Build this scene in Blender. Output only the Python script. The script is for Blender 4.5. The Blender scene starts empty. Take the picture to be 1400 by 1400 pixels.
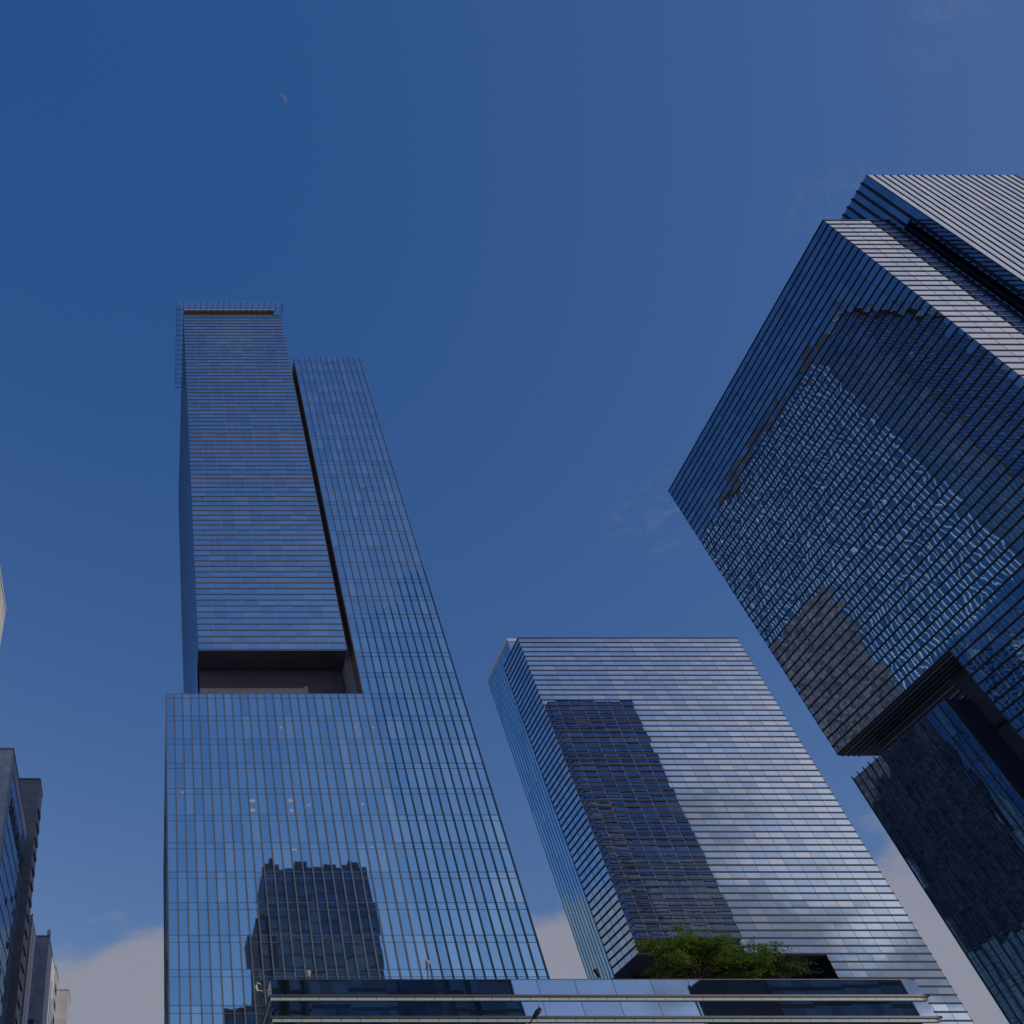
import bpy, math, random
from mathutils import Vector
R = math.radians
random.seed(11)
sc = bpy.context.scene
col = sc.collection

# ------------------------------------------------------------------ camera
cd = bpy.data.cameras.new('camera')
cam = bpy.data.objects.new('camera', cd); col.objects.link(cam)
cd.sensor_fit = 'HORIZONTAL'; cd.sensor_width = 36.0
cd.lens = 1159.3 / 1400 * 36.0
cd.shift_x = 487.0 / 1400
cd.clip_start = 0.5; cd.clip_end = 20000
cam.location = (0, 0, 0)            # eye level is z = 0, the street lies at z = -1.7
cam.rotation_euler = (R(90 + 45.99), 0, 0)
sc.camera = cam
sc.render.resolution_x = 1024; sc.render.resolution_y = 1024
GZ = -1.7

# ------------------------------------------------------------------ light
SUN = Vector((1.0, -0.80, 0.50)).normalized()
elev = math.asin(SUN.z); azim = math.atan2(SUN.x, SUN.y)
w = bpy.data.worlds.new('World'); sc.world = w; w.use_nodes = True
nt = w.node_tree; nt.nodes.clear()

def nd(t, typ, **kw):
    n = t.nodes.new(typ)
    for k, v in kw.items(): setattr(n, k, v)
    return n
def mth(t, op, a, b=None, c=None, clamp=False):
    n = t.nodes.new('ShaderNodeMath'); n.operation = op; n.use_clamp = clamp
    for i, v in enumerate((a, b, c)):
        if v is None: continue
        if isinstance(v, (int, float)): n.inputs[i].default_value = v
        else: t.links.new(v, n.inputs[i])
    return n.outputs[0]
def ramp(t, v, lo, hi, a=0.0, b=1.0):
    n = t.nodes.new('ShaderNodeMapRange'); n.interpolation_type = 'SMOOTHSTEP'
    t.links.new(v, n.inputs[0])
    for i, x in enumerate((lo, hi, a, b)): n.inputs[i + 1].default_value = x
    return n.outputs[0]

sky = nd(nt, 'ShaderNodeTexSky', sky_type='NISHITA')
sky.sun_disc = False; sky.sun_elevation = elev; sky.sun_rotation = azim
sky.altitude = 50; sky.air_density = 1.0; sky.dust_density = 0.6; sky.ozone_density = 2.0
tc = nd(nt, 'ShaderNodeTexCoord')
sep = nd(nt, 'ShaderNodeSeparateXYZ'); nt.links.new(tc.outputs['Generated'], sep.inputs[0])
zc = mth(nt, 'MAXIMUM', sep.outputs[2], 0.02)
# the clouds lie in a flat layer: divide by height
hz = mth(nt, 'ADD', zc, 0.18)
comb = nd(nt, 'ShaderNodeCombineXYZ')
nt.links.new(mth(nt, 'DIVIDE', sep.outputs[0], hz), comb.inputs[0])
nt.links.new(mth(nt, 'DIVIDE', sep.outputs[1], hz), comb.inputs[1])
n1 = nd(nt, 'ShaderNodeTexNoise'); n1.inputs['Scale'].default_value = 1.5
n1.inputs['Detail'].default_value = 7; n1.inputs['Roughness'].default_value = 0.58
n1.inputs['Distortion'].default_value = 0.5
nt.links.new(comb.outputs[0], n1.inputs['Vector'])
n2 = nd(nt, 'ShaderNodeTexNoise'); n2.inputs['Scale'].default_value = 4.2
n2.inputs['Detail'].default_value = 6; n2.inputs['Roughness'].default_value = 0.6
nt.links.new(comb.outputs[0], n2.inputs['Vector'])
# amount of cloud: a bank near the horizon, more on the sunny side behind the camera
side_dot = nd(nt, 'ShaderNodeVectorMath', operation='DOT_PRODUCT')
nt.links.new(tc.outputs['Generated'], side_dot.inputs[0]); side_dot.inputs[1].default_value = tuple(Vector((0.62, -0.30, 0.72)).normalized())
bank = mth(nt, 'MULTIPLY', ramp(nt, sep.outputs[2], 0.398, 0.25), ramp(nt, sep.outputs[1], -0.3, 0.3, 0.12, 1.0))
side = ramp(nt, side_dot.outputs['Value'], 0.950, 0.988)
glow = nd(nt, 'ShaderNodeVectorMath', operation='DOT_PRODUCT')
nt.links.new(tc.outputs['Generated'], glow.inputs[0]); glow.inputs[1].default_value = tuple(SUN)
near = ramp(nt, glow.outputs['Value'], 0.86, 0.95)
cover = mth(nt, 'ADD', mth(nt, 'ADD', mth(nt, 'MULTIPLY', bank, 0.33), mth(nt, 'MULTIPLY', side, 0.26)), mth(nt, 'MULTIPLY', near, 0.11))
dens = mth(nt, 'ADD', mth(nt, 'ADD', mth(nt, 'MULTIPLY', n1.outputs[0], 0.75), mth(nt, 'MULTIPLY', n2.outputs[0], 0.25)), cover)
# a few loose scraps of cloud high up
scr = None
for dv, c0, am in (((.505, .600, .620), .9985, .13), ((.60, .33, .73), .9990, .12), ((.625, .19, .755), .9992, .09)):
    q_ = nd(nt, 'ShaderNodeVectorMath', operation='DOT_PRODUCT'); nt.links.new(tc.outputs['Generated'], q_.inputs[0]); q_.inputs[1].default_value = tuple(Vector(dv).normalized())
    r_ = mth(nt, 'MULTIPLY', ramp(nt, q_.outputs['Value'], c0, 1.0), am); scr = r_ if scr is None else mth(nt, 'ADD', scr, r_)
n3 = nd(nt, 'ShaderNodeTexNoise'); n3.inputs['Scale'].default_value = 26.0; n3.inputs['Detail'].default_value = 6; n3.inputs['Roughness'].default_value = 0.65; n3.inputs['Distortion'].default_value = 1.2
nt.links.new(comb.outputs[0], n3.inputs['Vector'])
scr = mth(nt, 'MULTIPLY', scr, ramp(nt, n3.outputs[0], 0.42, 0.68))
mask = mth(nt, 'MULTIPLY', ramp(nt, dens, 0.60, 0.73), 0.95)
mask = mth(nt, 'MAXIMUM', mask, scr)
tint = nd(nt, 'ShaderNodeMix', data_type='RGBA', blend_type='MULTIPLY')
tint.inputs['Factor'].default_value = 1.0
nt.links.new(sky.outputs[0], tint.inputs[6]); tint.inputs[7].default_value = (1.46, 1.20, 1.0, 1)
# the deep, even blue of the photograph's colour rendering
grade = nd(nt, 'ShaderNodeVectorMath', operation='ADD'); nt.links.new(tint.outputs[2], grade.inputs[0]); grade.inputs[1].default_value = (-0.28, 0.52, 3.2)
gmax = nd(nt, 'ShaderNodeVectorMath', operation='MAXIMUM'); nt.links.new(grade.outputs[0], gmax.inputs[0]); gmax.inputs[1].default_value = (0.1, 0.1, 0.1)
mixc = nd(nt, 'ShaderNodeMix', data_type='RGBA')
nt.links.new(mask, mixc.inputs['Factor']); nt.links.new(gmax.outputs[0], mixc.inputs[6])
lit = nd(nt, 'ShaderNodeVectorMath', operation='SCALE'); lit.inputs[0].default_value = (5.0, 5.2, 6.4)
nt.links.new(mth(nt, 'ADD', mth(nt, 'MULTIPLY', side, 0.6), 1.0), lit.inputs['Scale'])      # out-of-view clouds mirrored in the dark tower's front are made brighter
nt.links.new(lit.outputs[0], mixc.inputs[7])
bg = nd(nt, 'ShaderNodeBackground'); bg.inputs[1].default_value = 0.10
nt.links.new(mixc.outputs[2], bg.inputs[0])
wo = nd(nt, 'ShaderNodeOutputWorld'); nt.links.new(bg.outputs[0], wo.inputs[0])

sl = bpy.data.lights.new('sun', 'SUN'); sl.energy = 3.2; sl.angle = R(0.5); sl.color = (1.0, 0.93, 0.84)
so = bpy.data.objects.new('sun', sl); col.objects.link(so)
so.rotation_euler = (-SUN).to_track_quat('-Z', 'Y').to_euler()
so.location = (300, -200, 300)
vs = sc.view_settings
vs.view_transform = 'Standard'; vs.look = 'None'; vs.gamma = 1.0; vs.use_curve_mapping = False
vs.exposure = -0.93
sc.cycles.max_bounces = 8; sc.cycles.glossy_bounces = 6; sc.cycles.diffuse_bounces = 2; sc.cycles.sample_clamp_indirect = 4.0

# ------------------------------------------------------------------ materials
def glass(name, tint, base, lo=0.62, wave=0.004, wscale=0.5, stretch=1.0, seed=0.0):
    """mirror-coated curtain-wall glass: tinted reflection over a dark interior, slightly wavy panes"""
    m = bpy.data.materials.new(name); m.use_nodes = True; t = m.node_tree; t.nodes.clear()
    tc = nd(t, 'ShaderNodeTexCoord')
    mp = nd(t, 'ShaderNodeMapping'); mp.inputs['Location'].default_value = (seed, seed * 2.3, seed * 1.7)
    mp.inputs['Scale'].default_value = (wscale, wscale, wscale * stretch)
    t.links.new(tc.outputs['Object'], mp.inputs[0])
    ge = nd(t, 'ShaderNodeNewGeometry')
    jit = nd(t, 'ShaderNodeVectorMath', operation='MULTIPLY_ADD'); jit.inputs[1].default_value = (37.0, 37.0, 37.0)     # every pane has its own ripple
    t.links.new(ge.outputs['Random Per Island'], jit.inputs[0]); t.links.new(mp.outputs[0], jit.inputs[2])
    ns = nd(t, 'ShaderNodeTexNoise'); ns.inputs['Scale'].default_value = 1.0; ns.inputs['Detail'].default_value = 1.5
    t.links.new(jit.outputs[0], ns.inputs['Vector'])
    sub = nd(t, 'ShaderNodeVectorMath', operation='SUBTRACT'); t.links.new(ns.outputs['Color'], sub.inputs[0]); sub.inputs[1].default_value = (.5, .5, .5)
    scl = nd(t, 'ShaderNodeVectorMath', operation='SCALE'); t.links.new(sub.outputs[0], scl.inputs[0]); t.links.new(mth(t, 'MULTIPLY', mth(t, 'ADD', mth(t, 'MULTIPLY', ge.outputs['Random Per Island'], 1.5), 0.3), wave * 2), scl.inputs['Scale'])      # some panes nearly flat, some bent
    ad = nd(t, 'ShaderNodeVectorMath', operation='ADD'); t.links.new(ge.outputs['Normal'], ad.inputs[0]); t.links.new(scl.outputs[0], ad.inputs[1])
    nn = nd(t, 'ShaderNodeVectorMath', operation='NORMALIZE'); t.links.new(ad.outputs[0], nn.inputs[0])
    gl = nd(t, 'ShaderNodeBsdfGlossy'); gl.inputs['Color'].default_value = (*tint, 1); gl.inputs['Roughness'].default_value = 0.015
    t.links.new(nn.outputs[0], gl.inputs['Normal'])
    df = nd(t, 'ShaderNodeBsdfDiffuse')
    # grime streaks: weak, runs down the pane
    gp = nd(t, 'ShaderNodeMapping'); gp.inputs['Scale'].default_value = (1.3, 1.3, 0.12); t.links.new(tc.outputs['Object'], gp.inputs[0])
    gn = nd(t, 'ShaderNodeTexNoise'); gn.inputs['Detail'].default_value = 4; t.links.new(gp.outputs[0], gn.inputs['Vector'])
    mx = nd(t, 'ShaderNodeMix', data_type='RGBA'); t.links.new(gn.outputs[0], mx.inputs['Factor'])
    mx.inputs[6].default_value = (base[0] * .6, base[1] * .6, base[2] * .6, 1); mx.inputs[7].default_value = (base[0] * 1.5, base[1] * 1.5, base[2] * 1.45, 1)
    t.links.new(mx.outputs[2], df.inputs[0])
    lw = nd(t, 'ShaderNodeLayerWeight'); lw.inputs[0].default_value = 0.5
    fac = mth(t, 'ADD', mth(t, 'MULTIPLY', mth(t, 'POWER', lw.outputs['Facing'], 3.0), 0.97 - lo), lo, clamp=True)
    sh = nd(t, 'ShaderNodeMixShader'); t.links.new(fac, sh.inputs[0]); t.links.new(df.outputs[0], sh.inputs[1]); t.links.new(gl.outputs[0], sh.inputs[2])
    o = nd(t, 'ShaderNodeOutputMaterial'); t.links.new(sh.outputs[0], o.inputs[0])
    return m

def solid(name, c, rough=0.6, metal=0.0, var=0.12, scale=0.6, zs=0.25):
    m = bpy.data.materials.new(name); m.use_nodes = True; t = m.node_tree
    p = t.nodes['Principled BSDF']; p.inputs['Roughness'].default_value = rough; p.inputs['Metallic'].default_value = metal
    tc = nd(t, 'ShaderNodeTexCoord'); mp = nd(t, 'ShaderNodeMapping'); mp.inputs['Scale'].default_value = (scale, scale, scale * zs)
    t.links.new(tc.outputs['Object'], mp.inputs[0])
    n = nd(t, 'ShaderNodeTexNoise'); n.inputs['Detail'].default_value = 6; t.links.new(mp.outputs[0], n.inputs['Vector'])
    mx = nd(t, 'ShaderNodeMix', data_type='RGBA'); t.links.new(ramp(t, n.outputs[0], 0.3, 0.7), mx.inputs['Factor'])
    mx.inputs[6].default_value = tuple(x * (1 - var) for x in c) + (1,); mx.inputs[7].default_value = tuple(min(1, x * (1 + var)) for x in c) + (1,)
    t.links.new(mx.outputs[2], p.inputs['Base Color'])
    return m

def tiled(name, c, joint, bw, bh, rough=0.6, var=0.12):
    """stone or metal cladding panels with joints, on any upright face"""
    m = bpy.data.materials.new(name); m.use_nodes = True; t = m.node_tree
    p = t.nodes['Principled BSDF']; p.inputs['Roughness'].default_value = rough
    tc = nd(t, 'ShaderNodeTexCoord'); s = nd(t, 'ShaderNodeSeparateXYZ'); t.links.new(tc.outputs['Object'], s.inputs[0])
    cb = nd(t, 'ShaderNodeCombineXYZ'); t.links.new(mth(t, 'ADD', s.outputs[0], s.outputs[1]), cb.inputs[0]); t.links.new(s.outputs[2], cb.inputs[1])
    b = nd(t, 'ShaderNodeTexBrick', offset=0.0, squash=1.0); t.links.new(cb.outputs[0], b.inputs['Vector'])
    b.inputs['Scale'].default_value = 1.0; b.inputs['Brick Width'].default_value = bw; b.inputs['Row Height'].default_value = bh
    b.inputs['Mortar Size'].default_value = 0.03; b.inputs['Mortar Smooth'].default_value = 0.1; b.inputs['Bias'].default_value = 0.0
    b.inputs['Color1'].default_value = tuple(x * (1 - var) for x in c) + (1,); b.inputs['Color2'].default_value = tuple(x * (1 + var) for x in c) + (1,)
    b.inputs['Mortar'].default_value = (*joint, 1)
    t.links.new(b.outputs[0], p.inputs['Base Color'])
    return m

TA = (0.48, 0.79, 1.0)
GA = [glass('tower_glass', TA, (.09, .105, .13), 0.76, .0022, .5, .4),
      glass('tower_glass_deep', (0.42, 0.74, 0.98), (.07, .085, .11), 0.74, .0024, .5, .4, 3.0),
      glass('tower_glass_pale', (0.55, 0.83, 1.0), (.12, .14, .17), 0.78, .0022, .5, .4, 5.0)]
GB = [glass('bronze_glass', (0.58, 0.78, 0.98), (.035, .045, .075), 0.72, .0016, .6, .6, 1.0),
      glass('bronze_glass_deep', (0.50, 0.71, 0.94), (.022, .03, .055), 0.70, .0016, .6, .6, 6.0),
      glass('bronze_glass_pale', (0.68, 0.83, 0.97), (.08, .085, .11), 0.72, .0016, .6, .6, 8.0)]
GF = [glass('clear_front_glass', (0.86, 0.90, 0.97), (.035, .045, .075), 0.74, .003, .6, .6, 1.3),
      glass('clear_front_glass_deep', (0.78, 0.84, 0.95), (.022, .03, .055), 0.72, .003, .6, .6, 6.3),
      glass('clear_front_glass_pale', (0.90, 0.92, 0.97), (.08, .085, .11), 0.74, .003, .6, .6, 8.3)]
GC = [glass('wavy_glass', (0.38, 0.50, 0.63), (.012, .016, .03), 0.74, .0052, .55, .8, 2.0),
      glass('wavy_glass_deep', (0.31, 0.44, 0.58), (.010, .014, .026), 0.72, .006, .6, .8, 4.0),
      glass('wavy_glass_pale', (0.43, 0.53, 0.65), (.016, .02, .035), 0.74, .0052, .55, .8, 7.0)]
GE = [glass('grey_glass', (.68, .73, .84), (.15, .16, .19), .6, .003, .55, .8, 2.2), glass('grey_glass_deep', (.60, .65, .78), (.12, .13, .16), .6, .003, .55, .8, 4.2), glass('grey_glass_pale', (.72, .75, .83), (.19, .19, .21), .55, .003, .55, .8, 7.2)]
GL = [glass('low_glass', (.25, .34, .45), (.014, .02, .035), .7, .005, .55, .5, 2.8), glass('low_glass_deep', (.19, .28, .39), (.010, .015, .028), .7, .006, .6, .5, 4.8), glass('low_glass_pale', (.32, .40, .50), (.022, .03, .045), .7, .005, .55, .5, 7.8)]
GD = [glass('podium_glass', (0.50, 0.72, 1.0), (.02, .03, .04), 0.66, .0012, .25, .8, 2.5),
      glass('podium_glass_deep', (0.46, 0.68, 0.97), (.015, .022, .03), 0.64, .0012, .25, .8, 9.5)]
GR = [glass('street_glass', (0.35, 0.55, 0.7), (.010, .07, .15), 0.25, .002, .4, 1.0, 1.5),
      glass('street_glass_deep', (0.30, 0.45, 0.6), (.006, .035, .085), 0.22, .002, .4, 1.0, 4.5)]
M_fin = solid('fin_grey_metal', (.13, .135, .16), .45, .3)
M_finsun = solid('fin_sunlit_metal', (.84, .81, .77), .4, .3)  # front fins' metal again, with the flank's sunlight put into the pale colour
M_fin_b = solid('fin_bronze_metal', (.19, .155, .14), .5, .3)
M_fin_c = solid('fin_dark_bronze', (.022, .018, .028), .7, .0)
M_mull = solid('mullion_metal', (.32, .33, .36), .4, .4)
M_line = solid('floor_joint', (.07, .13, .22), .5)
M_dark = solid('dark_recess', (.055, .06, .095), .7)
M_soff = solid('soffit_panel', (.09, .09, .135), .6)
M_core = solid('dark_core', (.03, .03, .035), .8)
M_roof = solid('roof_concrete', (.30, .29, .28), .9)
M_louv = solid('louvre_brown', (.16, .13, .125), .6)
M_beige = solid('beige_coping', (.55, .48, .42), .6)
M_frame = solid('frame_grey', (.34, .33, .42), .5)
M_ledge = solid('ledge_metal', (.09, .08, .10), .4, .3)
M_span = tiled('green_grey_glass_strip', (.46, .54, .51), (.10, .12, .12), 1.84, 40.0, .3, .04)
M_white = solid('white_panel', (.72, .70, .70), .6, var=.06)
M_lamp = solid('lamp_housing', (.55, .54, .52), .5)
M_lampdark = solid('lamp_dark_metal', (.04, .035, .035), .5, .4)

# ------------------------------------------------------------------ mesh builder
class MB:
    def __init__(s): s.v = []; s.f = []; s.m = []
    def quad(s, a, b, c, d, mi=0):
        k = len(s.v); s.v += [tuple(a), tuple(b), tuple(c), tuple(d)]; s.f.append((k, k + 1, k + 2, k + 3)); s.m.append(mi)
    def box(s, x0, x1, y0, y1, z0, z1, mi=0):
        k = len(s.v)
        s.v += [(x0, y0, z0), (x1, y0, z0), (x1, y1, z0), (x0, y1, z0), (x0, y0, z1), (x1, y0, z1), (x1, y1, z1), (x0, y1, z1)]
        for f in ((0, 3, 2, 1), (4, 5, 6, 7), (0, 1, 5, 4), (1, 2, 6, 5), (2, 3, 7, 6), (3, 0, 4, 7)):
            s.f.append(tuple(k + i for i in f)); s.m.append(mi)
    def tube(s, pts, rads, n=10, mi=0):
        rings = []
        for i, p in enumerate(pts):
            p = Vector(p)
            d = (Vector(pts[min(i + 1, len(pts) - 1)]) - Vector(pts[max(i - 1, 0)])).normalized()
            a = d.cross(Vector((0, 0, 1)) if abs(d.z) < .95 else Vector((1, 0, 0))).normalized(); b = d.cross(a)
            k = len(s.v); r = rads[i] if isinstance(rads, (list, tuple)) else rads
            for j in range(n):
                t = 2 * math.pi * j / n; s.v.append(tuple(p + a * (r * math.cos(t)) + b * (r * math.sin(t))))
            rings.append(k)
        for i in range(len(rings) - 1):
            for j in range(n):
                s.f.append((rings[i] + j, rings[i] + (j + 1) % n, rings[i + 1] + (j + 1) % n, rings[i + 1] + j)); s.m.append(mi)
        s.f.append(tuple(rings[0] + j for j in reversed(range(n)))); s.m.append(mi)
        s.f.append(tuple(rings[-1] + j for j in range(n))); s.m.append(mi)
    def build(s, name, mats, parent=None, origin=(0, 0, 0)):
        me = bpy.data.meshes.new(name)
        ox, oy, oz = origin
        me.from_pydata([(x - ox, y - oy, z - oz) for x, y, z in s.v], [], s.f)
        if not isinstance(mats, (list, tuple)): mats = [mats]
        for m in mats: me.materials.append(m)
        me.polygons.foreach_set('material_index', s.m); me.update()
        o = bpy.data.objects.new(name, me); col.objects.link(o)
        if parent is not None: o.parent = parent
        else: o.location = origin
        return o

def tag(o, label=None, cat=None, group=None, kind=None):
    if label: o['label'] = label
    if cat: o['category'] = cat
    if group: o['group'] = group
    if kind: o['kind'] = kind
    return o
def thing(name, label, cat, loc, rz=0.0, group=None):
    o = bpy.data.objects.new(name, None); col.objects.link(o)
    o.empty_display_size = 1.0
    o.location = loc; o.rotation_euler = (0, 0, rz)
    return tag(o, label, cat, group)

# a face is (axis, plane, a0, a1, sign): axis 'y' = plane y=const running along x, sign = outward direction
def panes(mb, face, z0, z1, cw, rows, tilt=.0025, pale=.10, deep=.35, skip=None, gap=0.0):
    """glass panes, each a little out of plane like real curtain walling; rows = list of z levels"""
    ax, pl, a0, a1, sg = face
    nc = max(1, round((a1 - a0) / cw)); w_ = (a1 - a0) / nc
    for r in range(len(rows) - 1):
        zb, zt = rows[r], rows[r + 1]
        for c in range(nc):
            l, h = a0 + c * w_ + gap, a0 + (c + 1) * w_ - gap
            if skip and skip((l + h) / 2, (zb + zt) / 2): continue
            tx = random.gauss(0, tilt) * w_ / 2; tz = random.gauss(0, tilt) * (zt - zb) / 2
            q = random.random(); mi = 2 if q < pale else (1 if q < pale + deep else 0)
            P = []
            for (a, z, o) in ((l, zb, -tx - tz), (h, zb, tx - tz), (h, zt, tx + tz), (l, zt, -tx + tz)):
                P.append((a, pl + o, z) if ax == 'y' else (pl + o, a, z))
            fl = (sg < 0) if ax == 'y' else (sg > 0)
            if not fl: P.reverse()
            mb.quad(*P, mi)
def strip(mb, face, a0, a1, z0, z1, inn, out, mi=0):
    ax, pl, _, _, sg = face
    lo, hi = sorted((pl - sg * inn, pl + sg * out))
    if ax == 'y': mb.box(a0, a1, lo, hi, z0, z1, mi)
    else: mb.box(lo, hi, a0, a1, z0, z1, mi)
def hfins(mb, face, zs, proj, th, ext0=0.0, ext1=0.0, mi=0):
    for z in zs: strip(mb, face, face[2] - ext0, face[3] + ext1, z - th / 2, z + th / 2, .04, proj, mi)
def vbars(mb, face, z0, z1, cw, proj, th, mi=0, ends=True):
    nc = max(1, round((face[3] - face[2]) / cw)); w_ = (face[3] - face[2]) / nc
    for c in range(0 if ends else 1, nc + 1 if ends else nc):
        a = face[2] + c * w_
        strip(mb, face, a - th / 2, a + th / 2, z0, z1, .03, proj, mi)
def ring(path, z0, z1, name, mat, parent, O):
    """one fin that runs along the given plan outline (list of x, y, counter-clockwise or not) between two heights"""
    me = bpy.data.meshes.new(name); n = len(path)
    me.from_pydata([(x - O[0], y - O[1], z0 - O[2]) for x, y in path] + [(x - O[0], y - O[1], z1 - O[2]) for x, y in path], [],
                   [tuple(range(n - 1, -1, -1)), tuple(range(n, 2 * n))] + [(i, (i + 1) % n, n + (i + 1) % n, n + i) for i in range(n)])
    me.materials.append(mat); o = bpy.data.objects.new(name, me); col.objects.link(o); o.parent = parent
    return o
def corner_path(x0, x1, y0, y1, p, e=0.0, pl=None):
    pl = p if pl is None else pl
    return [(x0 - pl, y1), (x0 - pl, y0 - p), (x1 + e, y0 - p), (x1 + e, y0 + .04), (x0 + .04, y0 + .04), (x0 + .04, y1)]
def vfins(face, z0, z1, cw, proj, th, mat, parent, O, name='vertical_fin', skip0=False):
    nc = max(1, round((face[3] - face[2]) / cw)); w_ = (face[3] - face[2]) / nc
    for c in range(1 if skip0 else 0, nc + 1):
        a = face[2] + c * w_; b = MB(); strip(b, face, a - th / 2, a + th / 2, z0, z1, .03, proj); b.build(name, mat, parent, O)
def levels(z0, z1, step):
    n = max(1, round((z1 - z0) / step)); return [z0 + (z1 - z0) * i / n for i in range(n + 1)]

# ------------------------------------------------------------------ the ground
g = MB(); g.quad((-4000, -4000, GZ - .16), (4000, -4000, GZ - .16), (4000, 4000, GZ - .16), (-4000, 4000, GZ - .16))
tag(g.build('ground', solid('ground_paving', (.16, .155, .15), .9)), kind='structure')
g = MB(); g.box(-22, 10, -300, 700, GZ - .5, GZ - .15)
g.box(10.2, 420, 14, 44, GZ - .5, GZ - .15)
tag(g.build('road', solid('asphalt', (.05, .05, .052), .9, scale=2, zs=1)), kind='structure')
g = MB()
for y in range(-280, 690, 10): g.box(-6.1, -5.9, y, y + 4, GZ - .16, GZ - .145)
for x in range(16, 410, 10): g.box(x, x + 4, 28.9, 29.1, GZ - .16, GZ - .145)
tag(g.build('road_marking', solid('road_paint', (.75, .75, .72), .7)), kind='structure')
g = MB(); g.box(10.2, 200, -50, 13.8, GZ - .5, GZ); g.box(10.2, 240, 44.2, 330, GZ - .5, GZ); g.box(-60, -22.2, -300, 700, GZ - .5, GZ)
tag(g.build('pavement', tiled('pavement_slabs', (.32, .31, .30), (.15, .15, .15), .6, .6)), kind='structure')

# ------------------------------------------------------------------ TOWER A : the tallest, left
ZP = 80.6; AX0, AX1 = 1.7, 51.0; AY0, AY1 = 120.0, 190.0
cw = (AX1 - AX0) / 36; SX0 = AX1 - 12 * cw           # left edge of the lower shoulder slab
FL = ZP / 19
O = (27, 155, GZ)
A = thing('skyscraper', 'tallest blue glass skyscraper, notched under its upper slab, with a railing round its roof', 'skyscraper', O)
def floor_lines(mb, face, zs):
    for z in zs:
        strip(mb, face, face[2], face[3], z - .035, z + .035, .03, .03)
        strip(mb, face, face[2], face[3], z - .935, z - .875, .03, .03)
def floor_rows(z0, z1):
    out = [z0]; z = z0
    while z + FL < z1 + .5:
        out.append(z + FL); z += FL
    if out[-1] < z1 - .1: out.append(z1)
    return out
# podium block: vertical fins
pf = ('y', AY0, AX0, AX1, -1); pr = floor_rows(0, ZP); pr[0] = GZ
b = MB(); b.box(AX0 + .06, AX1 - .06, AY0 + .06, AY1 - .06, GZ, ZP - .03)
pod = b.build('podium_block', M_core, A, O)
b = MB(); panes(b, pf, 0, ZP, cw, pr, .0016); panes(b, ('x', AX0, AY0, AY1, -1), 0, ZP, cw, pr, .0016); panes(b, ('x', AX1, AY0, AY1, 1), 0, ZP, cw, pr, .0016)
b.build('glazing', GA, pod, O)
vfins(pf, GZ, ZP, cw, .17, .19, M_fin, pod, O)
b = MB(); vbars(b, ('x', AX0, AY0 + .4, AY1, -1), GZ, ZP, cw, .008, .12)
b.build('flank_fin_grille', M_fin, pod, O)
b = MB(); vbars(b, ('x', AX1, AY0 + .8, AY1, 1), GZ, ZP, cw, .10, .13)
b.build('side_fin_grille', M_finsun, pod, O)
b = MB(); floor_lines(b, pf, [FL * i for i in range(1, 20)]); floor_lines(b, ('x', AX1, AY0, AY1, 1), [FL * i for i in range(1, 20)])
b.build('floor_joint', M_line, pod, O)
# shoulder slab (right): vertical fins
ZS = 180.0; sf = ('y', AY0, SX0, AX1, -1); sr = floor_rows(ZP, ZS); zl = [ZP + FL * i for i in range(1, 24)]
b = MB(); b.box(SX0, AX1 - .06, AY0 + .06, AY1 - .06, ZP, ZS - .05)
sh = b.build('shoulder_slab', solid('slot_wall_grey', (.17, .16, .18), .6), A, O)
b = MB(); panes(b, sf, ZP, ZS, cw, sr, .0016); panes(b, ('x', AX1, AY0, AY1, 1), ZP, ZS, cw, sr, .0016)
b.build('glazing', GA, sh, O)
vfins(sf, ZP + .01, ZS, cw, .17, .17, M_fin, sh, O)
b = MB(); vbars(b, ('x', AX1, AY0 + .8, AY1, 1), ZP, ZS, cw, .10, .13)
b.build('side_fin_grille', M_finsun, sh, O)
b = MB(); floor_lines(b, sf, zl); floor_lines(b, ('x', AX1, AY0, AY1, 1), zl)
b.build('floor_joint', M_line, sh, O)
b = MB(); b.box(33.4, SX0 - .01, 123.2, 189, ZP, ZS - 1.8)
for i in range(int((ZS - 4 - ZP) / .9)): b.box(33.4, SX0 - .02, 123.1, 123.19, ZP + .3 + i * .9, ZP + .6 + i * .9)
b.build('slot_louvre', solid('slot_grey', (.36, .34, .38), .7), sh, O)
# upper slab (left): horizontal fins, overhangs a notch
UX0, UX1 = 7.4, 33.3; ZB, ZT = 89.8, 203.0; ZL = 200.2
N = 79; ur = [ZB + (ZL - ZB) * i / N for i in range(N + 1)]
uf = ('y', AY0, UX0, UX1, -1); ul = ('x', UX0, AY0, AY1, -1); urt = ('x', UX1, AY0, AY1, 1)
b = MB(); b.box(UX0 + .3, UX1 - .06, 126, 189, ZP, ZT - .6)
up = b.build('upper_slab', tiled('notch_panel', (.12, .115, .155), (.06, .055, .08), 2.4, .55, .6, .08), A, O)
b = MB(); panes(b, uf, ZB, ZL, 2.9, ur, .0022, .13); panes(b, ul, ZB, ZL, 2.9, ur, .0022, .05)
panes(b, ('x', UX0, 126, AY1, -1), ZP, ZB, 2.9, levels(ZP, ZB, 1.4), .002)
panes(b, urt, ZS, ZL, 2.9, [z for z in ur if z > ZS - 2], .002)
b.build('glazing', GA, up, O)
for z in ur[1:]:
    p = corner_path(UX0, UX1, AY0, AY1, .10, .10, .012)
    if z > ZS: p[3:4] = [(UX1 + .10, AY1), (UX1 - .04, AY1), (UX1 - .04, AY0 + .04)]
    ring(p, z - .115, z + .115, 'horizontal_fin', M_fin_b, up, O)
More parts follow.
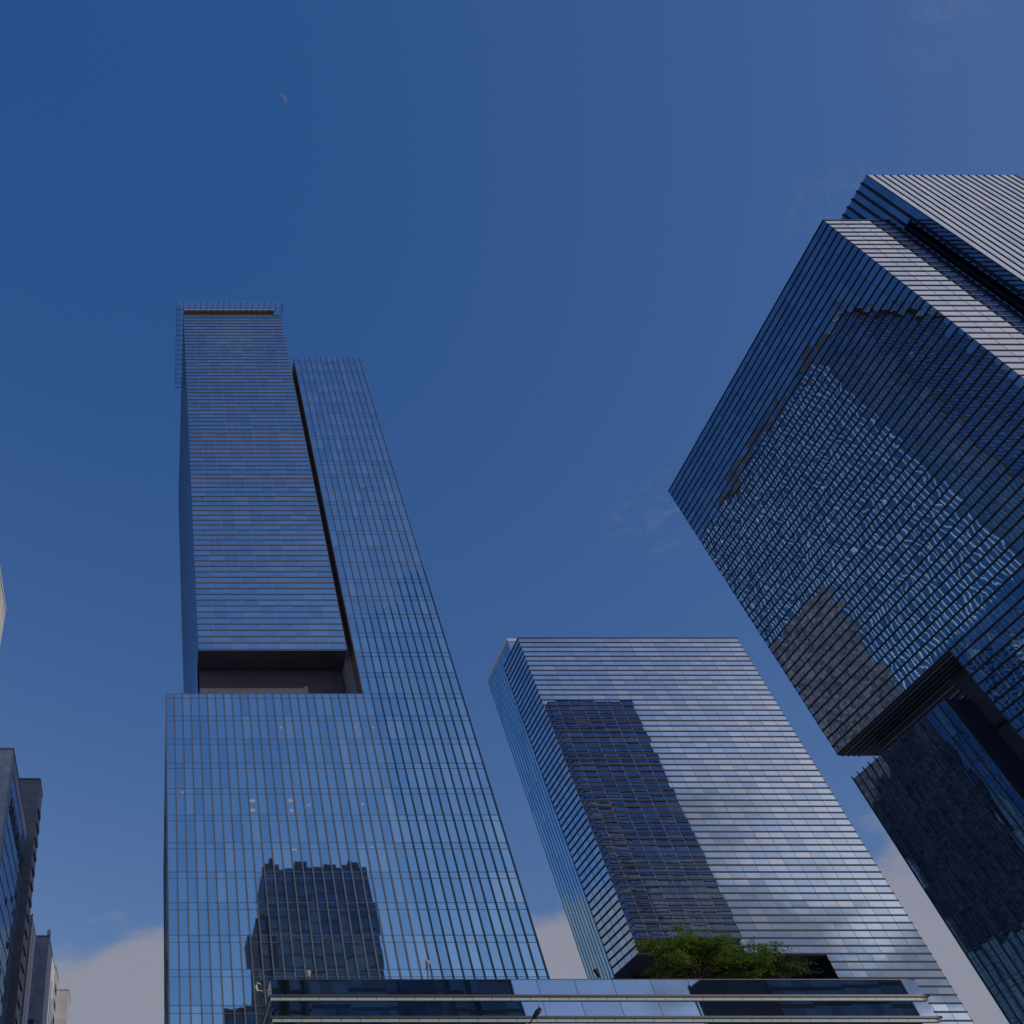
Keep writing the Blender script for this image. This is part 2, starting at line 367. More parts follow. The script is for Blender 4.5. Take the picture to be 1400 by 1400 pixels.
b = MB(); hfins(b, ('x', UX0, 126, AY1, -1), levels(ZP, ZB, 1.4)[1:-1], .012, .18)
b.build('side_fin_grille', M_fin_b, up, O)
b = MB(); vbars(b, uf, ZB, ZL, 2.9, .03, .07); vbars(b, ul, ZB, ZL, 2.9, .03, .06)
b.build('mullion', M_mull, up, O)
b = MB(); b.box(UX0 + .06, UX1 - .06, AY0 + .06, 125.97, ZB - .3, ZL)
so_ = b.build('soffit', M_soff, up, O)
b = MB(); b.box(UX0 + .1, UX1 - 1.6, AY0 + .9, AY0 + 1.1, ZL, ZT - .35)
for i in range(60): x = UX0 + .2 + i * .4; b.box(x, x + .1, AY0 + .8, AY0 + .9, ZL, ZT - .35)
b.box(UX1 - 1.6, UX1 - 1.4, AY0, AY1, ZL, ZT - .35); b.box(UX0, UX0 + .1, AY0 + .1, AY1, ZL, ZT - .35)
b.build('crown_louvre', M_louv, up, O)
b = MB(); b.box(UX0, UX1 - 1.4, AY0 - .05, AY1, ZT - .34, ZT)
b.build('coping', M_beige, up, O)
# open frame that stands out round the roof edge
b = MB(); zt = ZT + .05
ox0, ox1, oy0, oy1 = 5.6, 34.3, 117.6, 146.2
for d, t in ((0, .10), (.55, .045), (1.05, .045), (1.6, .045)):
    b.box(ox0 + d * .7, ox1 - d * .6, oy0 + d, oy0 + d + t, zt, zt + .14)
    b.box(ox0 + d * .7, ox0 + d * .7 + t, oy0 + d + t + .02, oy1, zt + .002, zt + .138)
b.box(ox1 - .14, ox1, oy0 + .16, AY0 + 3, zt, zt + .14)
b.build('roof_rail_lattice', M_frame, A, O)
for i in range(18): x = 7.5 + i * 1.55; b = MB(); b.box(x - .05, x + .05, oy0 + .01, AY0 + .8, zt - .12, zt - .01); b.build('roof_bracket', M_lampdark, A, O)
for i in range(17): y = AY0 + i * 1.6; b = MB(); b.box(ox0 + .01, UX0 + .3, y - .05, y + .05, zt - .12, zt - .01); b.build('roof_bracket', M_lampdark, A, O)
b = MB(); b.box(AX1 + .02, AX1 + .35, 160, 186, 62, 139)  # added slab, gives the dark shape mirrored in the neighbour's flank
b.build('added_flank_slab', tiled('flank_slab_panel', (.27, .255, .30), (.08, .08, .09), .8, .9, .5, .55), A, O)
# light spots in the panes, put in as faintly glowing patches on the glass
em = bpy.data.materials.new('spot_glow'); em.use_nodes = True
p = em.node_tree.nodes['Principled BSDF']; p.inputs['Base Color'].default_value = (.4, .4, .42, 1); p.inputs['Emission Color'].default_value = (1, .97, .95, 1); p.inputs['Emission Strength'].default_value = .10
for (x, z, ww, hh) in ((14.0, 61.4, .9, .45), (13.9, 59.9, .9, .45), (20.0, 61.4, .9, .45), (20.0, 59.9, .5, .4), (19.4, 54.0, .9, .3), (3.9, 62.8, .3, .3), (22.8, 60.8, .3, .3), (30.9, 60.9, .35, .3), (31.0, 54.3, .35, .3),
                       (20.0, 74.0, .3, .3), (22.0, 74.0, .3, .3), (31.9, 74.0, .3, .3), (34.9, 74.0, .3, .3), (38.0, 74.0, .3, .3), (41.0, 74.0, .3, .3)):
    b = MB(); b.box(x, x + ww, AY0 - .03, AY0 + .02, z, z + hh); b.build('light_spot', em, A, O)

# ------------------------------------------------------------------ TOWER B : middle
BX0, BX1, BY0, BY1, BZ = 85.8, 137.6, 161.0, 172.5, 123.7
BR, BRX = 53.8, 119.0
O = (112, 176, GZ)
B = thing('office_tower', 'banded glass office tower between the two bigger ones, its recess behind the roof trees', 'office tower', O)
pt = (BZ - BR) / 53
brow = [BR + pt * i for i in range(54)]; blow = levels(GZ, BR, pt)
bf = ('y', BY0, BX0, BX1, -1); bl = ('x', BX0, BY0, BY1, -1); bp = ('y', BY0, BRX, BX1, -1)
b = MB(); b.box(BX0 + .1, BX1 - .31, BY0 + .06, BY1 - .02, BR + .05, BZ - .05)
ns = b.build('front_slab', M_core, B, O)
b = MB(); b.box(BRX + .1, BX1 - .31, BY0 + .06, 190, GZ, BR - .02); b.build('lower_wing', M_core, ns, O)
b = MB(); b.box(BX1 - .3, BX1 - .04, BY0 + .05, 190, GZ, BZ - .05); b.build('end_wall', M_core, ns, O)
b = MB(); panes(b, bf, BR, BZ, 2.88, brow, .0013, .10, .4); panes(b, bl, BR, BZ, 2.88, brow, .0026, .05, .4); panes(b, bp, GZ, BR, 2.66, blow, .0026, .10, .4)
b.build('glazing', GB, ns, O)
for z in brow: ring(corner_path(BX0, BX1, BY0, BY1, .10, .10), z - .13, z + .13, 'horizontal_fin', M_fin_c, ns, O)
low = [z for z in blow[1:-1] if z < 24]
for z in blow[1:-1]:
    if z >= 24: b = MB(); strip(b, bp, BRX - .05, BX1 + .1, z - .13, z + .13, .04, .10); b.build('horizontal_fin', M_fin_c, ns, O)
b = MB(); hfins(b, bp, low, .10, .15, .05, .1); b.build('low_fin_grille', M_fin_c, ns, O)
b = MB(); vbars(b, bf, BR, BZ, 2.88, .03, .08); vbars(b, bl, BR, BZ, 2.88, .03, .05); vbars(b, bp, GZ, BR, 2.66, .03, .08)
b.build('mullion', solid('mullion_bronze', (.15, .14, .16), .5, .2), ns, O)
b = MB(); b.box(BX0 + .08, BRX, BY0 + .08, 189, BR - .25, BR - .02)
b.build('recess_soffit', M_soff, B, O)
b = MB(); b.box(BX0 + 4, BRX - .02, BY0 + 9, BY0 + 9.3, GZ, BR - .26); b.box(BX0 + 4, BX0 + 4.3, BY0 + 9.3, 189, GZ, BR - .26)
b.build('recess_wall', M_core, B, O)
b = MB()
for i in range(90): z = BR - 1 - i * .55; b.box(103, BRX - .05, BY0 + 8.7, BY0 + 8.98, z, z + .22)
b.build('recess_louvre', solid('recess_louvre_brown', (.42, .33, .33), .6), B, O)
# rear slab, taller, set back: vertical fins
RX0, RY0, RY1, RZ = 89.1, 172.6, 190.6, 132.3
b = MB(); b.box(RX0 + .05, 118, RY0 + .05, RY1, GZ, RZ - .82)
rs = b.build('rear_slab', M_core, B, O)
b = MB(); panes(b, ('x', RX0, RY0, RY1, -1), GZ, RZ, 1.4, levels(GZ, RZ, 4.2), .002); panes(b, ('y', RY0, RX0, 118, -1), BZ - 6, RZ - .8, 1.4, [BZ - 6, BZ - 1, RZ - .8], .002)
b.build('glazing', GA, rs, O)
vfins(('x', RX0, RY0, RY1, -1), GZ, RZ - .25, 1.4, .07, .10, M_fin, rs, O)
b = MB(); b.box(RX0 - .05, 93.5, RY0 - .12, RY1, RZ - .8, RZ + .1)
b.build('coping', M_beige, rs, O)

# ------------------------------------------------------------------ TOWER C : right, dark
CX0, CY0, CY1, CZ = 108.6, 61.7, 121.6, 132.2
CN, CS = 94.2, 99.6
pc = CZ / 94; ZN1 = pc * 50; ZN0 = pc * 47
CFX = 119.6
O = (125, 90, GZ)
Ct = thing('dark_tower', 'large dark blue glass tower whose flank mirrors its neighbour in rippled panes', 'skyscraper', O)
crow = [pc * i for i in range(95)]
ruf = [z for z in crow if z >= ZN1 - .01]; rnf = [GZ] + crow[1:]
cl1 = ('x', CX0, CY0, CN, -1); cl2 = ('x', CX0, CN, CY1, -1); cf = ('y', CY0, CX0, CFX, -1); cb = ('y', CY1, CX0, 131.4, 1)
b = MB(); b.box(CX0 + .06, CFX, CY0 + .06, CN - .02, GZ, CZ - .05); cs = b.build('front_slab', M_core, Ct, O)
b = MB(); b.box(CX0 + .06, 131.3, CN - .01, CY1 - .06, ZN1 + .02, CZ - .05); b.build('overhang', M_core, cs, O)
b = MB(); panes(b, cl1, 0, CZ, 2.7, rnf, .004, .06, .5); panes(b, cl2, ZN1, CZ, 2.74, ruf, .004, .06, .5); b.build('flank_glazing', GC, cs, O)
b = MB(); panes(b, cf, 0, CZ, 2.75, rnf, .003, .25, .2); b.build('end_glazing', GF, cs, O)
b = MB(); panes(b, cb, ZN1, CZ, 2.85, ruf, .003, .12); b.build('rear_glazing', GE, cs, O)
q = .09
for z in rnf[1:]:
    if z < 44: continue
    if z >= ZN1 - .01: p = [(CX0 - q, CY1 + q), (CX0 - q, CY0 - q), (CFX, CY0 - q), (CFX, CY0 + .04), (CX0 + .04, CY0 + .04), (CX0 + .04, CY1 - .04), (131.4, CY1 - .04), (131.4, CY1 + q)]
    else: p = corner_path(CX0, CFX, CY0, CN, q)
    ring(p, z - .095, z + .095, 'horizontal_fin', M_fin_c, cs, O)
b = MB(); hfins(b, cf, [z for z in rnf[1:] if z < 44], .09, .14, .09, 0); hfins(b, ('x', CX0, CY0 + .05, CN, -1), [z for z in rnf[1:] if z < 44], .09, .14)
b.build('low_fin_grille', M_fin_c, cs, O)
b = MB(); vbars(b, cl1, GZ, CZ, 2.7, .02, .05); vbars(b, cl2, ZN1, CZ, 2.74, .02, .05); vbars(b, cb, ZN1, CZ, 2.85, .03, .08); vbars(b, cf, GZ, CZ, 2.75, .02, .05)
b.build('mullion', solid('mullion_dark', (.10, .11, .14), .4, .3), cs, O)
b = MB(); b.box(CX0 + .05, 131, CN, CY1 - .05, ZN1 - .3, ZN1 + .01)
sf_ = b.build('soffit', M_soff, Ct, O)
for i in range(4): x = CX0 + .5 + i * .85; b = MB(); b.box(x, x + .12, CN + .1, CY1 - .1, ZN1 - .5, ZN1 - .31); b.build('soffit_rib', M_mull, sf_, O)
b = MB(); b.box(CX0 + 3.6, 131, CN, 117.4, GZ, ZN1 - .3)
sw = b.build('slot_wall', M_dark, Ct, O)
for i in range(12): z = 4 + i * 5.2; b = MB(); b.box(CX0 + 3.3, CX0 + 3.59, CN + .05, CS + .3, z, z + .5); b.build('slot_sill', M_fin_c, sw, O)
for i in range(5): z = ZN0 - .3 + i * .9; b = MB(); b.box(CX0 + 3.35, CX0 + 3.58, CS + .32, 117.3, z, z + .2); b.build('notch_rail', M_mull, sw, O)
# lower block with vertical fins
lz = levels(GZ, ZN0, 4.2); lf = ('x', CX0, CS, CY1, -1)
b = MB(); b.box(CX0 + .06, 131, CS, CY1 - .06, GZ, ZN0 - .05); lb = b.build('lower_block', M_dark, Ct, O)
b = MB(); panes(b, lf, GZ, ZN0, 1.47, lz, .004, .05, .5); panes(b, ('y', CY1, CX0, 131, 1), GZ, ZN0, 1.5, lz, .004); b.build('glazing', GL, lb, O)
vfins(lf, GZ, ZN0 + .4, 1.47, .12, .10, solid('fin_blue_grey', (.10, .12, .15), .4, .4), lb, O)
b = MB(); floor_lines(b, lf, lz[1:-1]); b.build('floor_joint', M_line, lb, O)
# side slab, taller and nearer, vertical fins
TX0, TX1, TY0, TY1, TZ = 121.1, 146.4, 59.1, 97.0, 143.8
trow = levels(GZ, TZ, 4.2); tf = ('y', TY0, TX0, TX1, -1); tl = ('x', TX0, TY0, TY1, -1)
b = MB(); b.box(TX0 + .06, TX1 - .06, TY0 + .06, TY1 - .06, GZ, TZ - .05); ts = b.build('side_slab', M_core, Ct, O)
b = MB(); panes(b, tf, GZ, TZ, 1.33, trow, .0028, .25, .2); panes(b, ('x', TX1, TY0, TY1, 1), GZ, TZ, 1.4, trow, .003); b.build('end_glazing', GF, ts, O)
b = MB(); panes(b, tl, GZ, TZ, 1.4, trow, .003, .05); b.build('flank_glazing', GC, ts, O)
vfins(tf, GZ, TZ + .1, 1.33, .09, .14, M_fin_c, ts, O)
for k in range(6): y = TY0 + 1.4 * (k + 1); b = MB(); strip(b, tl, y - .17, y + .17, GZ, TZ + .1, .03, .16); b.build('vertical_fin', M_fin_c, ts, O)
b = MB(); b.box(CFX + .01, TX0 - .02, CY0 + 4, CN, GZ, CZ - 1)
b.build('slot_louvre', M_soff, ts, O)
for x in (CFX + .12, TX0 - .55): b = MB(); b.box(x, x + .12, CY0 + 3.5, CY0 + 3.9, GZ, CZ - 1.2); b.build('slot_rail', M_mull, ts, O)

# ------------------------------------------------------------------ LOW PODIUM D with roof garden
DX0, DX1, DY0, DY1, DZ = 11.2, 73.8, 90.0, 115.0, 27.7
O = (42, 102, GZ)
D = thing('podium_building', 'low glass podium building with pale ledges and a roof garden, in front of the towers', 'building', O)
RF = 26.35
ledge = [26.25 - 1.82 * i for i in range(15)]
def dband(z0, z1, name):
    deep_ = DY1 if name == 'glass_band' else DY0 + 3
    o = ring([(DX0 + .04, deep_), (DX0 + .04, DY0 + .04), (DX1, DY0 + .04), (DX1, DY0 + .2), (DX0 + .2, DY0 + .2), (DX0 + .2, deep_)], z0, z1, name, M_mull if name == 'glass_band' else M_line, D, O)
    b = MB(); panes(b, ('y', DY0, DX0, DX1, -1), z0, z1, 3.68, [z0, z1], .0018, 0, .4, gap=.025); panes(b, ('x', DX0, DY0, deep_, -1), z0, z1, 3.1, [z0, z1], .0018, 0, .4, gap=.025)
    b.build('glazing', GD, o, O)
dband(26.31, DZ, 'parapet_glass')
b = MB(); b.box(DX0 - .02, DX1, DY0 - .03, DY0 + .34, DZ + .002, DZ + .06)
b.build('parapet_cap', M_ledge, D, O)
b = MB(); b.box(DX0 - .05, DX0 + .02, DY0 + .36, DY0 + 3, RF - .2, DZ + .05)
b.build('end_panel', M_white, D, O)
for i, z in enumerate(ledge):
    o = ring([(DX0 - .36, DY1), (DX0 - .36, DY0 - .36), (DX1 + .25, DY0 - .36), (DX1 + .25, DY0 + .05), (DX0 + .05, DY0 + .05), (DX0 + .05, DY1)], z - .12, z + .05, 'ledge', M_ledge, D, O)
    ring([(DX0 - .22, DY1), (DX0 - .22, DY0 - .22), (DX1, DY0 - .22), (DX1, DY0 + .04), (DX0 + .04, DY0 + .04), (DX0 + .04, DY1)], z - .42, z - .122, 'ledge_strip', M_span, o, O)
    zb = z - 1.76 if i < 14 else GZ
    if zb > GZ: dband(zb, z - .43, 'glass_band')
b = MB(); b.box(DX0 + .22, DX1 - .1, DY0 + .34, DY1 - .1, GZ, RF); b.build('roof_deck', M_roof, D, O)
b = MB(); b.box(DX1 - .09, DX1, DY0 + .05, DY1, GZ, RF); b.build('end_wall', M_ledge, D, O)
b = MB(); b.box(DX0 - .12, DX0 - .06, DY0 + 1.0, DY0 + 2.6, 23.2, 25.4)
sg = b.build('wall_sign', solid('sign_blue', (.03, .06, .25), .4), D, O)
b = MB(); b.box(DX0 - .16, DX0 - .122, DY0 + 1.3, DY0 + 1.5, 23.6, 25.0); b.box(DX0 - .16, DX0 - .122, DY0 + 1.52, DY0 + 2.2, 23.6, 23.85)
b.build('sign_mark', M_white, sg, O)

# ------------------------------------------------------------------ roof trees
bark = solid('bark', (.10, .075, .055), .9, scale=6)
def leafmat(name, c):
    m = solid(name, c, .5, var=.35, scale=1.4, zs=1.0); t = m.node_tree
    p = t.nodes['Principled BSDF']
    tr = nd(t, 'ShaderNodeBsdfTranslucent'); tr.inputs[0].default_value = (c[0] * 1.6, c[1] * 1.7, c[2], 1)
    ms = nd(t, 'ShaderNodeMixShader'); ms.inputs[0].default_value = .3
    o = [n for n in t.nodes if n.type == 'OUTPUT_MATERIAL'][0]
    t.links.new(p.outputs[0], ms.inputs[1]); t.links.new(tr.outputs[0], ms.inputs[2]); t.links.new(ms.outputs[0], o.inputs[0])
    return m
leaf = [leafmat('leaf_green', (.155,.225,.045)), leafmat('leaf_light', (.23,.30,.065)), leafmat('leaf_dark', (.085,.125,.03))]
def roof_tree(x, y, rx, ry, h, label, nl, seed, zspray=.55):
    rnd = random.Random(seed); base = Vector((x, y, RF))
    t = thing('tree', label, 'tree', tuple(base), group='trees on the podium roof')
    tb = MB(); lf = MB()
    top = Vector((x + rnd.uniform(-.3, .3), y, RF + h * .45))
    tb.tube([base, base.lerp(top, .5) + Vector((.12, 0, 0)), top], [.22, .17, .13], 10)
    n_l = 26
    for k in range(n_l):
        a = 2 * math.pi * k / n_l * 2.4 + rnd.uniform(-.3, .3)
        q = rnd.uniform(.35, 1.0)
        hh = RF + h * (.34 + .66 * (1 - .75 * q * q) * rnd.uniform(.55, 1.0))
        end = Vector((x + math.cos(a) * rx * q, y + math.sin(a) * ry * q, hh))
        st = base.lerp(top, rnd.uniform(.55, 1.0))
        mid = st.lerp(end, .5) + Vector((0, 0, .35))
        tb.tube([st, mid, end], [.075, .045, .012], 6)
        # flat sprays of leaves along the limb
        for s_ in range(nl // n_l // 26):
            f = rnd.uniform(.35, 1.05)
            c0 = (st.lerp(mid, f * 2) if f < .5 else mid.lerp(end, (f - .5) * 2)) + Vector((rnd.gauss(0, .55), rnd.gauss(0, .55), rnd.gauss(0, .28)))
            out = Vector((c0.x - x, c0.y - y, 0)); out = out.normalized() if out.length > .1 else Vector((1, 0, 0))
            ln = rnd.uniform(.5, 1.15)
            for j in range(26):
                u = rnd.random()
                pc_ = c0 + out * (ln * (u - .3)) + Vector((rnd.gauss(0, .20), rnd.gauss(0, .20), rnd.gauss(0, .10) - .22 * u * u))
                s = rnd.uniform(.07, .14)
                nrm = Vector((rnd.gauss(0, .45), rnd.gauss(0, .45), 1)).normalized()
                e1 = nrm.orthogonal().normalized(); e2 = nrm.cross(e1); ra = rnd.uniform(0, 6.28)
                d1 = e1 * math.cos(ra) + e2 * math.sin(ra); d2 = nrm.cross(d1)
                lf.quad(pc_ - d1 * s * 1.2, pc_ + d2 * s * .55, pc_ + d1 * s * 1.2, pc_ - d2 * s * .55, rnd.choice((0, 0, 1, 1, 2)))
    tr = tb.build('trunk', bark, t, tuple(base)); lf.build('crown', leaf, t, tuple(base))
    return t
roof_tree(57.2, 97.0, 5.7, 4.2, 10.3, 'broader, denser and taller of the two green trees on the podium roof', 26 * 26 * 46, 5)
roof_tree(64.0, 97.5, 5.6, 3.4, 8.2, 'lower, sparser green roof tree with long side branches, before the brown louvres', 26 * 26 * 26, 8)

# ------------------------------------------------------------------ small lamps
def flood(loc, label, pole_h, arm, head, dark=False):
    t = thing('floodlight', label, 'floodlight', loc, group='small lamps along the podium edge')
    x, y, z = loc; m = M_lampdark if dark else M_lamp
    b = MB(); b.tube([(x, y, z), (x, y, z + pole_h * .6), (x + arm[0], y + arm[1], z + pole_h)], .06, 8); b.build('pole', M_lampdark, t, loc)
    hx, hy, hz_ = x + arm[0], y + arm[1], z + pole_h
    b = MB(); d = Vector(head).normalized()
    b.tube([Vector((hx, hy, hz_)) - d * .05, Vector((hx, hy, hz_)) + d * .12, Vector((hx, hy, hz_)) + d * .5, Vector((hx, hy, hz_)) + d * .56], [.10, .18, .24, .20], 12); b.build('lamp_head', m, t, loc)
    b = MB(); b.tube([Vector((hx, hy, hz_)) - d * .25, Vector((hx, hy, hz_)) - d * .06], [.07, .09], 8); b.build('bracket', M_lampdark, t, loc)
flood((14.9, 90.6, RF), 'small pale floodlight upright on the podium edge before the mirrored dark tower', 1.75, (.05, -.1, 0), (.1, -.3, 1))
flood((26.7, 90.6, RF), 'pale floodlight on the tallest pole along the podium edge', 2.7, (.08, -.1, 0), (.25, -.5, .8))
flood((42.9, 90.6, RF), 'dark floodlight tilted upward on the podium edge before the gap between two towers', 1.9, (.5, -.15, 0), (-.35, -.1, 1), True)
t = thing('wall_light', 'pale hooked lamp on a bracket arm sticking out from the podium corner', 'lamp', (DX0 - .02, 90.8, 26.9))
b = MB(); b.tube([(DX0 - .04, 90.8, 26.9), (DX0 - 1.3, 90.7, 26.95)], .05, 8); b.build('arm', M_lamp, t, (DX0 - .02, 90.8, 26.9))
b = MB(); b.tube([(DX0 - 1.3, 90.7, 26.9), (DX0 - 1.45, 90.7, 27.3), (DX0 - 1.25, 90.7, 27.65), (DX0 - .95, 90.7, 27.5)], [.1, .14, .1, .06], 10); b.build('lamp_head', M_lamp, t, (DX0 - .02, 90.8, 26.9))

SLX, SLY = 16.6, 45.0
t = thing('street_lamp', 'dark street lamp head on a slender arm in front of the podium', 'street lamp', (SLX, SLY, GZ))
o_ = (SLX, SLY, GZ)
b = MB(); b.tube([(SLX, SLY, GZ), (SLX, SLY, 5), (SLX, SLY, 10.6)], [.12, .09, .07], 12); b.build('pole', M_lampdark, t, o_)
b = MB(); b.tube([(SLX, SLY, 10.55), (SLX + .45, SLY, 11.5), (SLX + 1.25, SLY, 12.22)], [.05, .035, .025], 10); b.build('arm', M_lampdark, t, o_)
b = MB(); b.tube([(SLX + 1.2, SLY, 12.16), (SLX + 1.3, SLY, 12.26), (SLX + 1.52, SLY, 12.46), (SLX + 1.68, SLY, 12.58), (SLX + 1.73, SLY, 12.62)], [.035, .085, .11, .08, .02], 14); b.build('lamp_head', M_lampdark, t, o_)
b = MB(); b.tube([(SLX + 1.62, SLY, 12.6), (SLX + 1.65, SLY, 12.78)], [.02, .02], 8); b.build('sensor', M_lampdark, t, o_)

# ------------------------------------------------------------------ street on the left
ANG = R(1.58)
def street_block(name, label, cat, corner, wx, dy, ztop, wall, wins=None, roof_m=M_roof, group=None):
    """corner = nearest right corner (x, y); the block runs back along the street, local x<0 is away from the road"""
    t = thing(name, label, cat, (corner[0], corner[1], GZ), ANG, group)
    H = ztop - GZ
    b = MB(); b.box(-wx, 0, 0, dy, 0, H - .4); b.build('wall', wall, t)
    b = MB(); b.box(-wx - .05, .12, -.12, dy + .1, H - .4, H); b.build('parapet', roof_m, t)
    return t, H
Wst = tiled('pale_cladding', (.62, .59, .56), (.3, .28, .27), 3.0, 3.6)
t, H = street_block('corner_building', 'cream clad high building whose sunlit corner just enters at the picture edge', 'building', (-25.2 + 1.4, 60, 0)[:2], 22, 51, 91, Wst, roof_m=M_white)
b = MB()
for z in range(3, int(H) - 6, 4):
    b.box(-.02, .04, 2, 44, z, z + .25)
b.build('groove', M_louv, t)
M_grey = tiled('grey_cladding', (.55, .56, .58), (.16, .17, .18), 1.6, 1.5)
t, H = street_block('office_block', 'grey office block with a glass flank of scattered open windows at the picture edge', 'office block', (-30.0, 160), 26, 37, 94.0, M_grey)
b = MB()
panes(b, ('x', .05, 3.2, 36.6, 1), 0, H - 4, 1.55, levels(0, H - 4, 1.75), .004, .05, .4)
b.build('flank_glazing', GB + [], t)
b = MB(); hfins(b, ('x', .05, 3.2, 36.6, 1), levels(0, H - 4, 3.5), .10, .10); vbars(b, ('x', .05, 3.2, 36.6, 1), 0, H - 4, 1.55, .06, .05); b.build('flank_mullion', M_mull, t)
rn = random.Random(4)
for i in range(8):
    b = MB(); y = 5 + i * 4.0; b.box(.0, .16, y, y + 2.6, H - 11.5, H - 8.5); b.build('window', M_core, t)
for i in range(26):
    b = MB(); y = 3.2 + 1.55 * rn.randrange(1, 21); z = rn.randrange(10, 46) * 1.75; b.box(.0, .22, y, y + 1.2, z, z + 1.1); b.build('window', M_core, t)
for i in range(5):
    b = MB(); b.box(-8, -3.2, -.06, .04, H - 8.5 - i * 6.5, H - 5 - i * 6.5)
    o = b.build('front_window', GR, t)
M_brown = tiled('brown_grey_cladding', (.34, .30, .29), (.16, .14, .14), 1.9, 1.1)
t, H = street_block('apartment_tower', 'tall brown tiled tower with balconies along its flank, behind the grey office block', 'tower', (-29.6, 200), 14, 9, 108.8, M_brown, roof_m=M_louv)
for i in range(24):
    b = MB(); z = H - 8 - i * 3.6; b.box(.01, .42, 1.2, 6.5, z, z + .2); b.box(.36, .42, 1.2, 6.5, z + .21, z + 1.1); b.build('balcony', M_fin, t)
b = MB(); b.tube([(-7, 1, H), (-6.8, 1, H + 2.4)], [.06, .03], 6); b.build('antenna', M_lampdark, t)
t, H = street_block('white_building', 'white slab building with an orange edge stripe beside the brown tower', 'building', (-30.3, 215), 12, 13.5, 80.7, M_white, roof_m=M_white)
b = MB(); b.box(.0, .22, -.16, .5, 0, H + .3); b.build('edge_stripe', solid('orange_paint', (.75, .22, .06), .5), t)
b = MB(); b.box(.0, .05, 6, 6.4, 0, H - 1); b.build('groove', M_louv, t)
M_gd = tiled('dark_grey_cladding', (.50, .48, .49), (.15, .14, .15), 2.2, 1.8)
t, H = street_block('shop_building', 'grey building with a column of rooftop sign letters on its side', 'building', (-28.0, 235), 14, 14, 83.0, M_gd)
b = MB(); b.box(-.6, .3, -.4, .6, H, H + 1.3); b.build('roof_fin', M_white, t)
for i in range(6):
    b = MB(); z = H - 4 - i * 2.6; b.box(-9.6, -7.6, -.34, -.18, z, z + .4); b.box(-9.6, -9.2, -.34, -.18, z - 1.4, z - .02); b.box(-8.2, -7.6, -.34, -.18, z - 1.4, z - .02)
    b.build('sign_letter', M_lampdark, t)
for i in range(10):
    b = MB(); b.box(-6, -2, -.05, .03, H - 22 - i * 4, H - 19.6 - i * 4); b.build('window', GR, t)
t, H = street_block('narrow_building', 'narrow pale building with blue window strips farther down the street', 'building', (-29.0, 255), 12, 12, 85.0, M_white)
b = MB(); b.box(.0, .08, 2, 4.4, 2, H - 6); b.build('window_strip', GR, t)
b = MB(); b.box(.0, .08, 7, 9.4, 2, H - 9); b.build('window_strip', GR, t)
t, H = street_block('slim_tower', 'slim grey tower with dark windows seen just past the narrow pale building', 'building', (-29.6, 272), 12, 12, 87.4, M_gd)
for i in range(12):
    b = MB(); b.box(.0, .08, 2, 8, H - 6 - i * 4, H - 4 - i * 4); b.build('window', M_core, t)
M_stn = tiled('light_grey_tiles', (.50, .48, .48), (.3, .29, .29), 4.0, 2.2)
t, H = street_block('stepped_building', 'light grey stepped building farthest down the street', 'building', (-29.9, 320), 5, 14, 95.5, M_stn)
b = MB(); b.box(-14, -4.2, -2, 14, 0, 101 - GZ); b.build('upper_step', M_stn, t)
b = MB(); b.box(-.3, .1, -.2, .3, H, H + .5); b.build('corner_post', M_white, t)

# ------------------------------------------------------------------ across the street, seen only mirrored in the glass
def mirror_tower(name, label, x0, x1, y0, y1, z, glassm, wall, extra=()):
    O = ((x0 + x1) / 2, (y0 + y1) / 2, GZ)
    t = thing(name, label, 'building', O)
    b = MB(); b.box(x0, x1, y0, y1, GZ, z); b.build('wall', wall, t, O)
    b = MB(); rws = levels(GZ + 4, z - 2, 4.0); rr = []
    for a_, c_ in zip(rws[:-1], rws[1:]): rr += [(a_ + .9, c_)]
    for a_, c_ in rr: panes(b, ('y', y1 + .05, x0 + .8, x1 - .8, 1), a_, c_, 3.0, [a_, c_], .004, 0, .45)
    b.build('glazing', glassm, t, O)
    b = MB()
    for (a_, c_, d_, e_, hh) in extra: b.box(a_, c_, d_, e_, z, z + hh)
    if extra: b.build('roof_plant', wall, t, O)
    return t
M_rd = solid('dark_blue_cladding', (.018, .065, .13), .5)
M_rg = solid('dark_stone', (.05, .048, .052), .7)
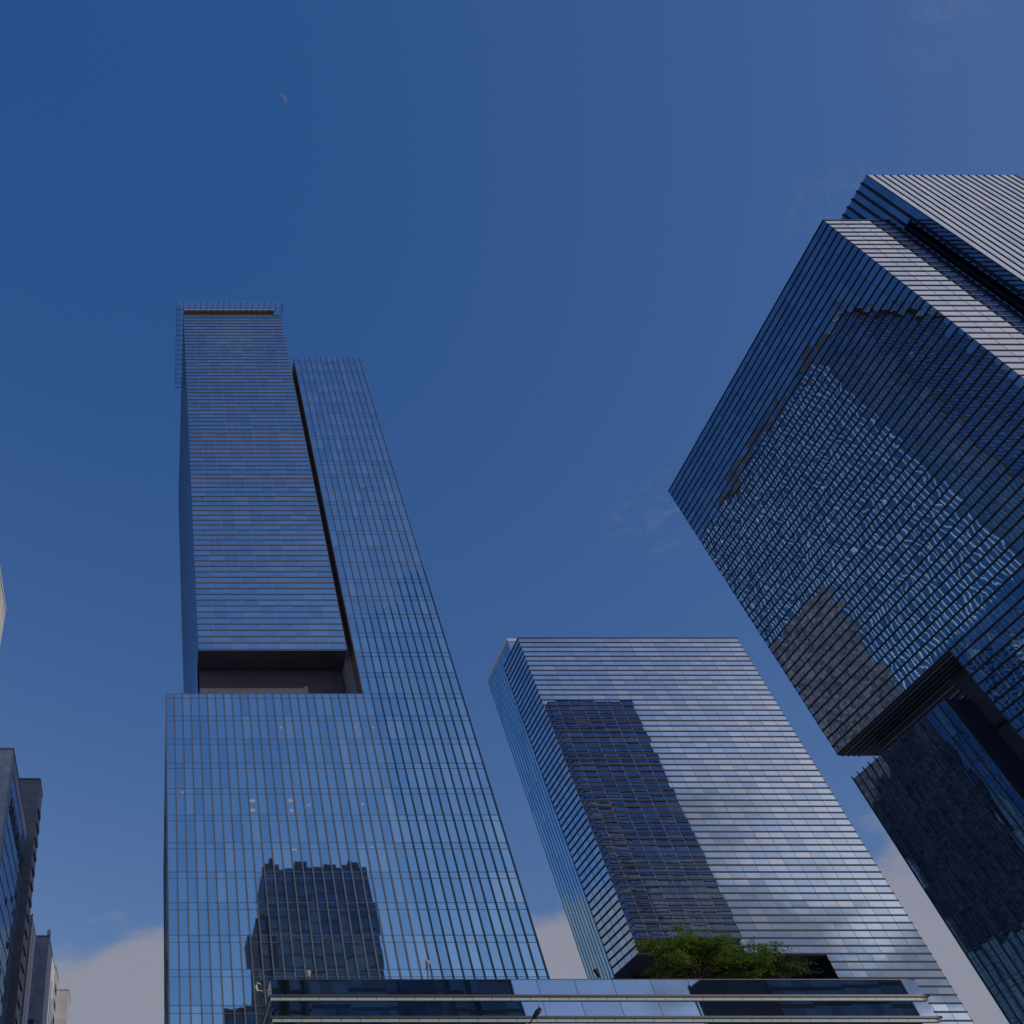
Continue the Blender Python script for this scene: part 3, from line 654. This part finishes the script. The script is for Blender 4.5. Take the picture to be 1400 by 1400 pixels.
mirror_tower('blue_tower', 'dark blue tower seen mirrored low down in the tallest skyscraper', 38, 75, -95, -60, 129, GR, M_rd, ((40, 44, -70, -61, 2.2), (49, 54, -70, -61, 2.6), (60, 64, -70, -61, 1.6), (69, 73, -72, -61, 2.4)))
mirror_tower('dark_wing', 'lower dark wing mirrored beside the dark blue tower in the tallest skyscraper', 33.6, 37.9, -90, -62, 113, GR, M_rg)
mirror_tower('stone_block', 'dark stone block mirrored in the middle of the podium glass', 75.2, 93, -90, -60, 84, GR, M_rg)
mirror_tower('annex_building', 'narrow dark annex mirrored in the podium glass beside a strip of sky', 22, 31.5, -85, -58, 84, GR, M_rg)
mirror_tower('hall_building', 'wide dark building mirrored in the podium glass below the roof trees', 157, 192, -95, -60, 82, GR, M_rg)

# ------------------------------------------------------------------ moon
md = Vector((.132, .308, .942)).normalized(); mc = md * 3000; RM = 16.5
rt = Vector((1, 0, 0)); rt = (rt - md * rt.dot(md)).normalized(); upv = rt.cross(md).normalized()
if upv.dot(Vector((0, -1, 0))) < 0: upv = -upv
la = R(32); ex = rt * math.cos(la) + upv * math.sin(la); ey = -rt * math.sin(la) + upv * math.cos(la)
b = MB(); n = 28; k0 = 0
outer, inner = [], []
for i in range(n + 1):
    a = -math.pi / 2 + math.pi * i / n
    outer.append(ex * (RM * math.cos(a)) + ey * (RM * math.sin(a)))
    inner.append(ex * (RM * .62 * math.cos(a)) + ey * (RM * math.sin(a) * .995))
for i in range(n):
    f0 = [mc + p for p in (outer[i], outer[i + 1], inner[i + 1], inner[i])]
    f1 = [p + md * 2 for p in f0]
    b.quad(*f0); b.quad(*reversed(f1)); b.quad(f0[1], f0[0], f1[0], f1[1]); b.quad(f0[3], f0[2], f1[2], f1[3])
mm = bpy.data.materials.new('moonlight'); mm.use_nodes = True; t_ = mm.node_tree; t_.nodes.clear()
e = nd(t_, 'ShaderNodeEmission'); e.inputs[0].default_value = (.50, .60, 1.0, 1); e.inputs[1].default_value = .36
o = nd(t_, 'ShaderNodeOutputMaterial'); t_.links.new(e.outputs[0], o.inputs[0])
tag(b.build('moon', mm, None, tuple(mc)), 'thin pale crescent moon high in the clear blue sky', 'moon')
